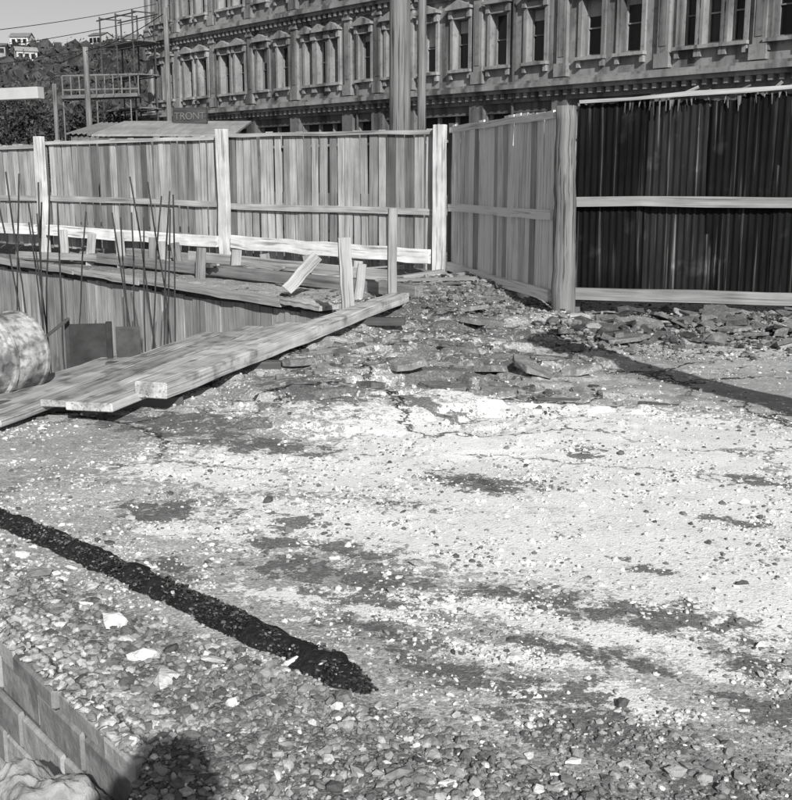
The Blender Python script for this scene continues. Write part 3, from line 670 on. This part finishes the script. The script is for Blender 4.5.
wire((-20,42,5.6),(-13.9,67,10.6),.25);wire((-20,42,6.3),(-13.9,67,11.3),.25);wire((-20,42,4.9),(-13.9,67,9.6),.2)
wire((-22,70,8.4),(-14.9,55,7.4),.3);wire((-14.9,55,7.4),(-9.3,46.5,8.0),.2)
b.obj('overhead_wires',WIRE)
gt=empty('loading_gantry');b=MB();b.beam((-14.5,31.5,3.62),(-9.35,30,3.72),.3,.3,sh=.9,seg=3,jit=.004);b.obj('beam',HOUSE,gt,bevel=.01)
b=MB();b.beam((-10.9,30.5,0),(-10.9,30.5,3.46),.16,.16,sh=.9);b.beam((-14,31.4,0),(-14,31.4,3.42),.16,.16,sh=.9);b.obj('legs',HOUSE,gt)
sh_=empty('low_shed');b=MB();c=MB()
b.beam((-9.4,40.5,0),(-9.4,40.5,2.9),3.2,4.5,up=(0,-1,0),sh=.7)
b.obj('walls',WOODD,sh_)
vs=[];fs=[];m=60
for i in range(m+1):
    x=-11.2+3.7*i/m;zz=.03*math.sin(i*2.1)
    vs+=[(x,38.1,2.95+zz),(x,43,3.55+zz)]
for i in range(m): fs.append((2*i,2*i+2,2*i+3,2*i+1))
c.add(vs,fs,.9);c.obj('roof',ROOF,sh_)
sh_=empty('low_shed');b=MB();b.beam((-7.2,37,0),(-7.2,37,2.75),4,4.0,up=(0,-1,0),sh=.6);b.obj('walls',WOODD,sh_)
b=MB();b.beam((-7.2,34.9,2.8),(-7.2,39.2,3.4),4.4,.06,sh=1.2);b.obj('roof',ROOF,sh_)
sg=empty('shop_sign');b=MB();b.beam((-7.55,38.5,3.55),(-6.35,38.1,3.55),.12,.55,sh=.3);b.obj('board',WOODD,sg)
b=MB();b.beam((-7.5,38.6,0),(-7.5,38.6,3.7),.1,.1);b.beam((-6.4,38.2,0),(-6.4,38.2,3.7),.1,.1);b.obj('legs',WOODD,sg)
tx=bpy.data.curves.new('letters','FONT');tx.body='TRONT';tx.size=.34;tx.extrude=.015;to=bpy.data.objects.new('letters',tx);sc.collection.objects.link(to)
bpy.context.view_layer.update();dg=bpy.context.evaluated_depsgraph_get();me=bpy.data.meshes.new_from_object(to.evaluated_get(dg));bpy.data.objects.remove(to)
me.materials.clear();me.materials.append(SASH);at=me.attributes.new('shade','FLOAT','POINT');at.data.foreach_set('value',[.6]*len(me.vertices))
to=bpy.data.objects.new('letters',me);sc.collection.objects.link(to);to.location=(-7.5,38.4,3.43);to.rotation_euler=(math.radians(90),0,math.radians(-18));to.parent=sg
bl=empty('footbridge_railing');b=MB()
b.cyl((-19.3,66,7.2),(-14.9,66,7.3),.05,.05,n=6,sh=.7);b.cyl((-19.3,66,6.4),(-14.9,66,6.5),.05,.05,n=6,sh=.7)
for i in range(10): x=-19.3+4.4*i/9;b.cyl((x,66,0 if i%4==0 else 6.1),(x,66,7.22),.04,.04,n=6,sh=.7)
b.obj('rails',SASH,bl)
b=MB();b.beam((-19.4,66.5,6.0),(-14.9,66.5,6.15),1.6,.2,sh=.7);b.obj('deck',WOODD,bl)
def tree(x,y,h,r,base=0,n=3600):
    e=empty('street_tree');b=MB();b.cyl((x,y,base-.2),(x,y,base+h*.55),.2,.12,n=8,seg=4,jit=.02)
    cs=[]
    for i in range(9):
        a=R(0,math.tau);q=Vector((x+math.cos(a)*r*R(.2,.75),y+math.sin(a)*r*R(.2,.75),base+h*R(.45,.92)));b.cyl((x,y,base+h*R(.3,.5)),q,.08,.03,n=6);cs.append((q,r*R(.3,.55)))
    b.obj('trunk_and_limbs',WOODD,e)
    ci=rng.integers(0,len(cs),n);C=np.array([cs[i][0][:] for i in ci]);rr=np.array([cs[i][1] for i in ci])
    dv=rng.normal(0,1,(n,3));dv/=np.linalg.norm(dv,axis=1)[:,None];C=C+dv*rr[:,None]*rng.uniform(.4,1.15,(n,1))
    tri=C[:,None,:]+rng.normal(0,.12,(n,3,3))
    npmesh('leaves',tri.reshape(-1,3),np.arange(n*3).reshape(-1,3),np.repeat(rng.uniform(.4,1.7,n),3),FOL,e)
for x,y,h,r in ((-24,78,7,3.6),(-21,74,6,3),(-28,84,7.5,4),(-19.5,72,5.6,2.6),(-31,92,8,4),(-17.2,70,5.2,2.4)): tree(x,y,h,r)
# ------------------------------------------------------------ hill
hx=np.linspace(-420,260,120);hy=np.linspace(110,760,90);HX,HY=np.meshgrid(hx,hy)
def hillz(x,y):
    r=sstep(115,400,y)
    return (40+7*np.sin(x*.013+1.0)+14*(fbm(x*.02,y*.02,71)-.5))*r+10*(fbm(x*.03,y*.03,72)-.5)*sstep(110,180,y)-1.5-35*sstep(520,760,y)
HZ=hillz(HX,HY);ii=np.arange(HX.size).reshape(HX.shape);Fh=np.stack([ii[:-1,:-1],ii[:-1,1:],ii[1:,1:],ii[1:,:-1]],-1).reshape(-1,4)
npmesh('hill',np.stack([HX,HY,HZ],-1).reshape(-1,3),Fh,np.ones(HX.size),HILL,smooth=True)
n_=6500;y=rng.uniform(120,440,n_);x=-.345*y*1.0+rng.uniform(-60,75,n_)
k=fbm(x*.04,y*.04,73)>.33;x=x[k];y=y[k]
S=rng.uniform(.9,3.0,len(x));tr_=empty('distant_trees')
stones('crown_cores',x,y,hillz(x,y)+S*.7,S*.85,rng.uniform(.5,1.6,len(x)),FOL,flat=1,parent=tr_)
m=12;X=np.repeat(x,m);Y=np.repeat(y,m);Z=np.repeat(hillz(x,y)+S*.8,m);SS=np.repeat(S,m);dv=rng.normal(0,1,(len(X),3));dv/=np.linalg.norm(dv,axis=1)[:,None]
C=np.stack([X,Y,Z],-1)+dv*SS[:,None]*rng.uniform(.8,1.3,(len(X),1))
tri=C[:,None,:]+rng.normal(0,.38,(len(X),3,3))
npmesh('leaf_clumps',tri.reshape(-1,3),np.arange(len(X)*3).reshape(-1,3),np.repeat(rng.uniform(.5,2.2,len(X)),3),FOL,tr_)
def house(x,y,w,dp,h,rot,sh,lift=0):
    e=empty('hillside_house');z=float(hillz(x,y))+lift;c,s=math.cos(rot),math.sin(rot)
    def f(a,b_,cc): return Vector((x+a*c-b_*s,y+a*s+b_*c,z+cc))
    b=MB();b.corners(f,-w/2,w/2,-dp/2,dp/2,-3-lift,h,sh=sh);b.add([f(-w/2,-dp/2,h),f(-w/2,dp/2,h),f(-w/2,0,h+w*.22),f(w/2,-dp/2,h),f(w/2,dp/2,h),f(w/2,0,h+w*.22)],[(0,1,2),(3,5,4)],sh);b.obj('walls',HOUSE,e)
    r=MB();r.add([f(-w/2-.4,-dp/2-.4,h-.1),f(w/2+.4,-dp/2-.4,h-.1),f(w/2+.4,0,h+w*.23),f(-w/2-.4,0,h+w*.23),f(-w/2-.4,dp/2+.4,h-.1),f(w/2+.4,dp/2+.4,h-.1)],[(0,1,2,3),(3,2,5,4)],R(.5,1.3));r.obj('roof',ROOF,e)
    g=MB()
    for k in (-.3,0,.3): g.corners(f,k*w-.6,k*w+.6,-dp/2-.06,-dp/2-.01,h*.4,h*.8)
    g.obj('windows',GLASS,e)
for i in range(24):
    y=R(345,425);x=(R(-10,150)-396)/1147*y
    house(x,y,R(4,7),R(4,6),R(2.6,3.8),R(-.5,.5),R(.5,1.1),lift=.8)
# ------------------------------------------------------------ photographer (behind the lens; only the shadow is seen)
ph=empty('photographer')
def skin(name,pts,edges,rad,m,root=0,sub=2):
    me=bpy.data.meshes.new(name);me.from_pydata(pts,edges,[]);o=bpy.data.objects.new(name,me);sc.collection.objects.link(o);o.parent=ph
    o.modifiers.new('s','SKIN');sd=o.modifiers.new('d','SUBSURF');sd.levels=sub;sd.render_levels=sub
    for i,r in enumerate(rad): me.skin_vertices[0].data[i].radius=(r,r)
    me.skin_vertices[0].data[root].use_root=True
    at=me.attributes.new('shade','FLOAT','POINT');at.data.foreach_set('value',[1.0]*len(pts))
    me.materials.append(m);return o
bx,by=.15,-.24
pts=[(bx,by,.95),(bx,by,1.15),(bx,by,1.34),(bx,by+.01,1.46),(bx,by+.03,1.53),
 (bx-.18,by,1.42),(bx-.27,by+.04,1.17),(bx-.24,by+.17,1.40),(bx+.18,by,1.42),(bx+.26,by+.04,1.17),(bx+.02,by+.17,1.42),
 (bx-.1,by,.88),(bx-.11,by+.02,.5),(bx-.12,by-.02,.1),(bx-.13,by+.12,.05),(bx+.1,by,.88),(bx+.11,by+.02,.5),(bx+.12,by-.02,.1),(bx+.13,by+.12,.05)]
ed=[(0,1),(1,2),(2,3),(3,4),(3,5),(5,6),(6,7),(3,8),(8,9),(9,10),(0,11),(11,12),(12,13),(13,14),(0,15),(15,16),(16,17),(17,18)]
skin('body',pts,ed,[.15,.15,.16,.09,.055,.085,.05,.035,.085,.05,.035,.095,.065,.05,.045,.095,.065,.05,.045],CLOTH)
h=rock('head',(bx-.01,by+.06,1.665),.118,(.86,.95,1.15),5,3,SKIN,1,.05);h.parent=ph
h=rock('hair',(bx-.01,by+.035,1.695),.126,(.98,1.0,.95),6,3,CLOTH,.4,.08);h.parent=ph
b=MB()
for sx in (-1,1): b.cyl((bx-.01+sx*.095,by+.05,1.64),(bx-.01+sx*.118,by+.04,1.68),.02,.028,n=8)
b.cyl((bx-.01,by+.165,1.665),(bx-.01,by+.185,1.64),.012,.018,n=8)
b.obj('ears_and_nose',SKIN,ph)
for sx,wx,wy,wz in ((-1,bx-.24,by+.17,1.40),(1,bx+.02,by+.17,1.42)):
    pts=[(wx,wy,wz),(wx+.0,wy+.02,wz+.06)];ed=[(0,1)];rad=[.028,.03]
    for k in range(4):
        o_=len(pts);pts+=[(wx+(k-1.5)*.02,wy+.02,wz+.1),(wx+(k-1.5)*.02-sx*.01,wy+.03,wz+.135-.005*abs(k-1)),(wx+(k-1.5)*.02-sx*.03,wy+.025,wz+.15)];ed+=[(1,o_),(o_,o_+1),(o_+1,o_+2)];rad+=[.01,.009,.008]
    o_=len(pts);pts+=[(wx-sx*.045,wy+.02,wz+.07),(wx-sx*.06,wy+.03,wz+.1)];ed+=[(1,o_),(o_,o_+1)];rad+=[.012,.01]
    skin('hand',pts,ed,rad,SKIN)
b=MB();b.beam((-.06,-.07,1.56),(.07,-.07,1.56),.07,.09,sh=.3);b.obj('camera_body',CLOTH,ph,bevel=.008)
# ------------------------------------------------------------ light
el=math.radians(29.3);L=Vector((-.25,.968,0)).normalized()*math.cos(el)+Vector((0,0,-math.sin(el)))
su=bpy.data.lights.new('sun','SUN');su.energy=5;su.angle=math.radians(.5);su.color=(1,.995,.985)
so=bpy.data.objects.new('sun',su);so.rotation_euler=L.to_track_quat('-Z','Y').to_euler();sc.collection.objects.link(so)
w=bpy.data.worlds.new('World');sc.world=w;w.use_nodes=True;nt=w.node_tree;bg=nt.nodes['Background']
sk=nt.nodes.new('ShaderNodeTexSky');sk.sky_type='NISHITA';sk.sun_disc=False;sk.sun_elevation=el;sk.sun_rotation=math.atan2(.25,-.968)
bw_=nt.nodes.new('ShaderNodeRGBToBW');nt.links.new(sk.outputs[0],bw_.inputs[0]);nt.links.new(bw_.outputs[0],bg.inputs[0]);bg.inputs[1].default_value=.09
cam=bpy.data.cameras.new('camera');cam.sensor_fit='HORIZONTAL';cam.sensor_width=36;cam.lens=50;cam.clip_start=.05;cam.clip_end=4000
co=bpy.data.objects.new('camera',cam);co.location=(0,0,1.6);co.rotation_euler=(math.radians(90-11.56),0,0);sc.collection.objects.link(co);sc.camera=co
sc.view_settings.view_transform='Standard';sc.view_settings.look='None';sc.view_settings.exposure=0
